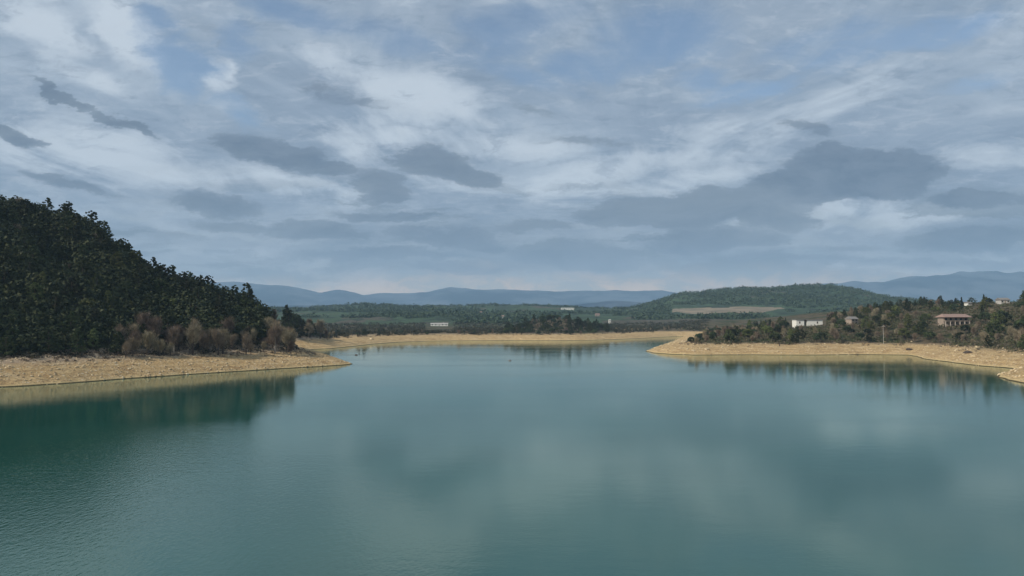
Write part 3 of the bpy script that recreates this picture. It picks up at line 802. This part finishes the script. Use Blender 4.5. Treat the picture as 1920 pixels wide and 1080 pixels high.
def blob(px, py, rx, ry, rot, s):
    mp = nt.nodes.new('ShaderNodeMapping'); mp.vector_type = 'TEXTURE'; nt.links.new(PW, mp.inputs[0])
    mp.inputs['Location'].default_value = ((px-960)/F, (HY-py)/F, 0); mp.inputs['Rotation'].default_value = (0, 0, -math.radians(rot)); mp.inputs['Scale'].default_value = (rx/F, ry/F, 1)
    ln = nt.nodes.new('ShaderNodeVectorMath'); ln.operation = 'LENGTH'; nt.links.new(mp.outputs[0], ln.inputs[0])
    return smooth_(nt, ln.outputs['Value'], 1.75, .25, 0, s)
def field(lst, op='MAXIMUM'):
    acc = None
    for b_ in lst:
        o_ = blob(*b_); acc = o_ if acc is None else math_(nt, op, acc, o_)
    return acc
n_st = noise_(nt, scaled(nt, Q, (1.15, .62, 1)), 1.1, 9, .60, 1.6).outputs[0]        # streaks running away from the camera
n_fi = noise_(nt, scaled(nt, PW, (1, 2.6, 1)), 13, 8, .66, .2).outputs[0]         # fine flakes
n_lg = noise_(nt, scaled(nt, PW, (1, 3.0, 1)), 2.2, 6, .58).outputs[0]            # broad level layers
n_rp = noise_(nt, scaled(nt, Q, (2.2, 3.4, 1)), 2.6, 6, .62, .4).outputs[0]       # mackerel ripples
dark = field([(505, 282, 118, 36, 13, 1), (590, 306, 60, 20, 8, 1), (810, 303, 95, 30, 4, 1), (880, 322, 72, 22, 8, 1), (700, 350, 66, 34, 16, .85), (390, 388, 100, 22, 12, .72), (100, 168, 75, 11, 30, .95), (205, 228, 55, 10, 26, .95), (25, 243, 78, 15, 16, 1),
              (1640, 315, 150, 46, 4, 1.4), (1500, 348, 130, 38, -8, 1.35), (1300, 392, 195, 32, -4, 1.35), (1430, 412, 90, 24, 6, 1.25), (1845, 375, 80, 15, -2, 1), (1340, 455, 130, 22, -2, .85), (1800, 445, 150, 24, -4, .8), (1600, 462, 150, 12, -4, .6), (1070, 478, 120, 26, 2, .85),
              (600, 440, 120, 20, 5, .8), (440, 425, 90, 14, 6, .7), (720, 410, 130, 14, 0, .7), (1000, 430, 110, 16, 0, .7), (700, 480, 200, 12, 0, .65), (1500, 485, 200, 10, 0, .6), (1780, 490, 160, 12, -2, .6), (150, 350, 110, 16, 14, .65), (1090, 262, 130, 14, 4, .5), (1540, 232, 60, 22, 22, .6), (880, 70, 80, 16, 20, .35), (640, 170, 130, 20, 18, .55), (850, 450, 160, 22, 3, .6), (1000, 205, 60, 14, 12, .5), (420, 60, 110, 26, 32, .4), (850, 500, 300, 14, 0, .5), (300, 440, 160, 14, 4, .5)])
bright = field([(235, 48, 75, 44, 38, 1.15), (55, 35, 100, 34, 20, 1.1), (420, 128, 42, 30, 30, 1.1), (790, 175, 130, 60, 12, 1), (620, 110, 70, 26, 25, .7), (1540, 386, 150, 26, -5, 1), (1720, 400, 130, 16, -3, .9), (1560, 195, 230, 40, -18, .5), (1300, 250, 170, 30, -16, .6), (1190, 300, 130, 28, -8, .8),
                (1060, 345, 110, 24, -12, .8), (150, 270, 230, 60, 16, .8), (400, 330, 160, 28, 12, .7), (650, 250, 80, 36, 14, .85), (960, 270, 120, 26, 0, .7), (740, 262, 100, 22, 6, .8), (1850, 290, 90, 40, -4, .7), (1230, 345, 130, 22, -10, .8), (1300, 500, 160, 10, 0, .6), (560, 345, 140, 18, 6, .7),
                (1750, 460, 120, 8, 0, .6), (1400, 440, 60, 14, -6, .8), (1500, 430, 120, 8, -6, .6), (1820, 20, 60, 20, -12, .8), (120, 110, 140, 20, 30, .6), (930, 345, 90, 16, 0, .6)])
blue = field([(325, 108, 85, 60, 30, 1.25), (285, 20, 50, 40, 0, .95), (560, 15, 110, 30, 15, 1), (440, 60, 50, 44, 30, .8), (1260, 60, 170, 60, -8, .85), (1400, 160, 110, 26, -14, .8), (1320, 140, 70, 40, 0, .75), (1720, 60, 220, 40, -14, .62), (720, 50, 110, 34, 14, .8),
              (960, 40, 130, 50, -10, .8), (440, 190, 60, 26, 25, .8), (980, 130, 120, 26, 18, .65), (1560, 70, 150, 40, -16, .6), (1120, 110, 120, 40, 0, .75), (1850, 150, 120, 20, -12, .5)])
nz = math_(nt, 'ADD', math_(nt, 'MULTIPLY_ADD', n_fi, .9, -.45), math_(nt, 'MULTIPLY_ADD', n_st, .5, -.25))
dm = smooth_(nt, math_(nt, 'MULTIPLY_ADD', nz, 1.15, dark), .38, .60)
bm_ = smooth_(nt, math_(nt, 'ADD', math_(nt, 'MULTIPLY_ADD', nz, .7, bright), math_(nt, 'MULTIPLY_ADD', n_st, 2.4, -1.2)), .12, 1.05)
um = smooth_(nt, math_(nt, 'ADD', math_(nt, 'MULTIPLY_ADD', nz, -.7, blue), math_(nt, 'MULTIPLY_ADD', n_st, -2.0, 1.0)), .25, 1.15)
# colours of the deck
base = mix_(nt, smooth_(nt, n_st, .30, .66), lin(128, 147, 171), lin(166, 181, 199))
base = mix_(nt, smooth_(nt, n_lg, .58, .40, 0, .5), base, lin(130, 147, 170))
base = mix_(nt, smooth_(nt, n_rp, .52, .68, 0, .28), base, lin(186, 197, 211))
base = mix_(nt, smooth_(nt, n_rp, .46, .34, 0, .30), base, lin(112, 130, 155))
base = mix_(nt, math_(nt, 'MULTIPLY', bm_, .85), base, lin(194, 206, 220))
lowf = smooth_(nt, math_(nt, 'MULTIPLY_ADD', n_lg, .08, el), .22, .09)
base = mix_(nt, math_(nt, 'MULTIPLY', lowf, .78), base, mix_(nt, smooth_(nt, n_lg, .42, .58), lin(106, 121, 139), lin(142, 151, 163)))
base = mix_(nt, smooth_(nt, n_fi, .53, .70, 0, .34), base, lin(190, 200, 213)); base = mix_(nt, smooth_(nt, n_fi, .47, .32, 0, .38), base, lin(112, 130, 154))
n_bd = noise_(nt, scaled(nt, PW, (1, 6.5, 1)), 3.4, 8, .62, .3).outputs[0]          # thin level bands low in the sky
base = mix_(nt, math_(nt, 'MULTIPLY', smooth_(nt, el, .24, .12), smooth_(nt, n_bd, .50, .40, 0, .75)), base, lin(103, 119, 137))
base = mix_(nt, math_(nt, 'MULTIPLY', smooth_(nt, el, .24, .12), smooth_(nt, n_bd, .54, .66, 0, .6)), base, lin(166, 178, 190))
glow = smooth_(nt, math_(nt, 'MULTIPLY_ADD', n_lg, .10, el), .135, .085, 0, .8)
base = mix_(nt, glow, base, mix_(nt, smooth_(nt, n_fi, .40, .60), lin(146, 154, 160), lin(190, 176, 164)))
soft = smooth_(nt, math_(nt, 'MULTIPLY_ADD', nz, .7, dark), .05, .95)
shade = math_(nt, 'ADD', math_(nt, 'MULTIPLY', dm, .50), math_(nt, 'MULTIPLY', soft, .42))
base = mix_(nt, shade, base, mix_(nt, smooth_(nt, n_lg, .38, .64), mix_(nt, smooth_(nt, n_fi, .35, .65), lin(88, 106, 130), lin(104, 120, 142)), lin(122, 136, 153)))
lift = nt.nodes.new('ShaderNodeVectorMath'); lift.operation = 'SCALE'; nt.links.new(base, lift.inputs[0])
nt.links.new(smooth_(nt, el, .13, .01, 1.10, 1.62), lift.inputs['Scale']); base = mix_(nt, 1.0, lift.outputs[0], (1.02, 1.0, .965, 1), 'MULTIPLY')
base = mix_(nt, smooth_(nt, el, .10, .03, 0, 1), base, mix_(nt, 1.0, base, (1.14, 1.0, .86, 1), 'MULTIPLY'))
bgc = nt.nodes.new('ShaderNodeBackground'); nt.links.new(base, bgc.inputs[0]); bgc.inputs[1].default_value = 1.0
bgs = nt.nodes.new('ShaderNodeBackground'); nt.links.new(sky.outputs[0], bgs.inputs[0]); bgs.inputs[1].default_value = .125
mx = nt.nodes.new('ShaderNodeMixShader'); nt.links.new(math_(nt, 'MULTIPLY', um, .82), mx.inputs[0]); nt.links.new(bgc.outputs[0], mx.inputs[1]); nt.links.new(bgs.outputs[0], mx.inputs[2])
nt.links.new(mx.outputs[0], out.inputs['Surface'])

# ------------------------------------------------------------------ camera
cam = bpy.data.cameras.new('camera'); cam.sensor_width = 36; cam.lens = F/1920*36; cam.clip_start = .5; cam.clip_end = 40000
co = bpy.data.objects.new('camera', cam); col.objects.link(co); co.location = (0, 0, H)
co.rotation_euler = (math.radians(90)+math.atan(60/F), 0, 0)
scene.camera = co
vs = scene.view_settings; vs.view_transform = 'Standard'; vs.look = 'None'; vs.exposure = 0; vs.gamma = 1
c = scene.cycles; c.max_bounces = 6; c.volume_bounces = 2; c.transparent_max_bounces = 4; c.diffuse_bounces = 2; c.glossy_bounces = 3
c.use_denoising = True
print('trees longest', max((t['label'] for t in trees), key=lambda l: len(l.replace('-', ' ').split())), len(trees), {k: sum(t['kind'] == k for t in trees) for k in K}, {k: sum(t['zone'] == k for t in trees) for k in ('left', 'right', 'far', 'cove')})
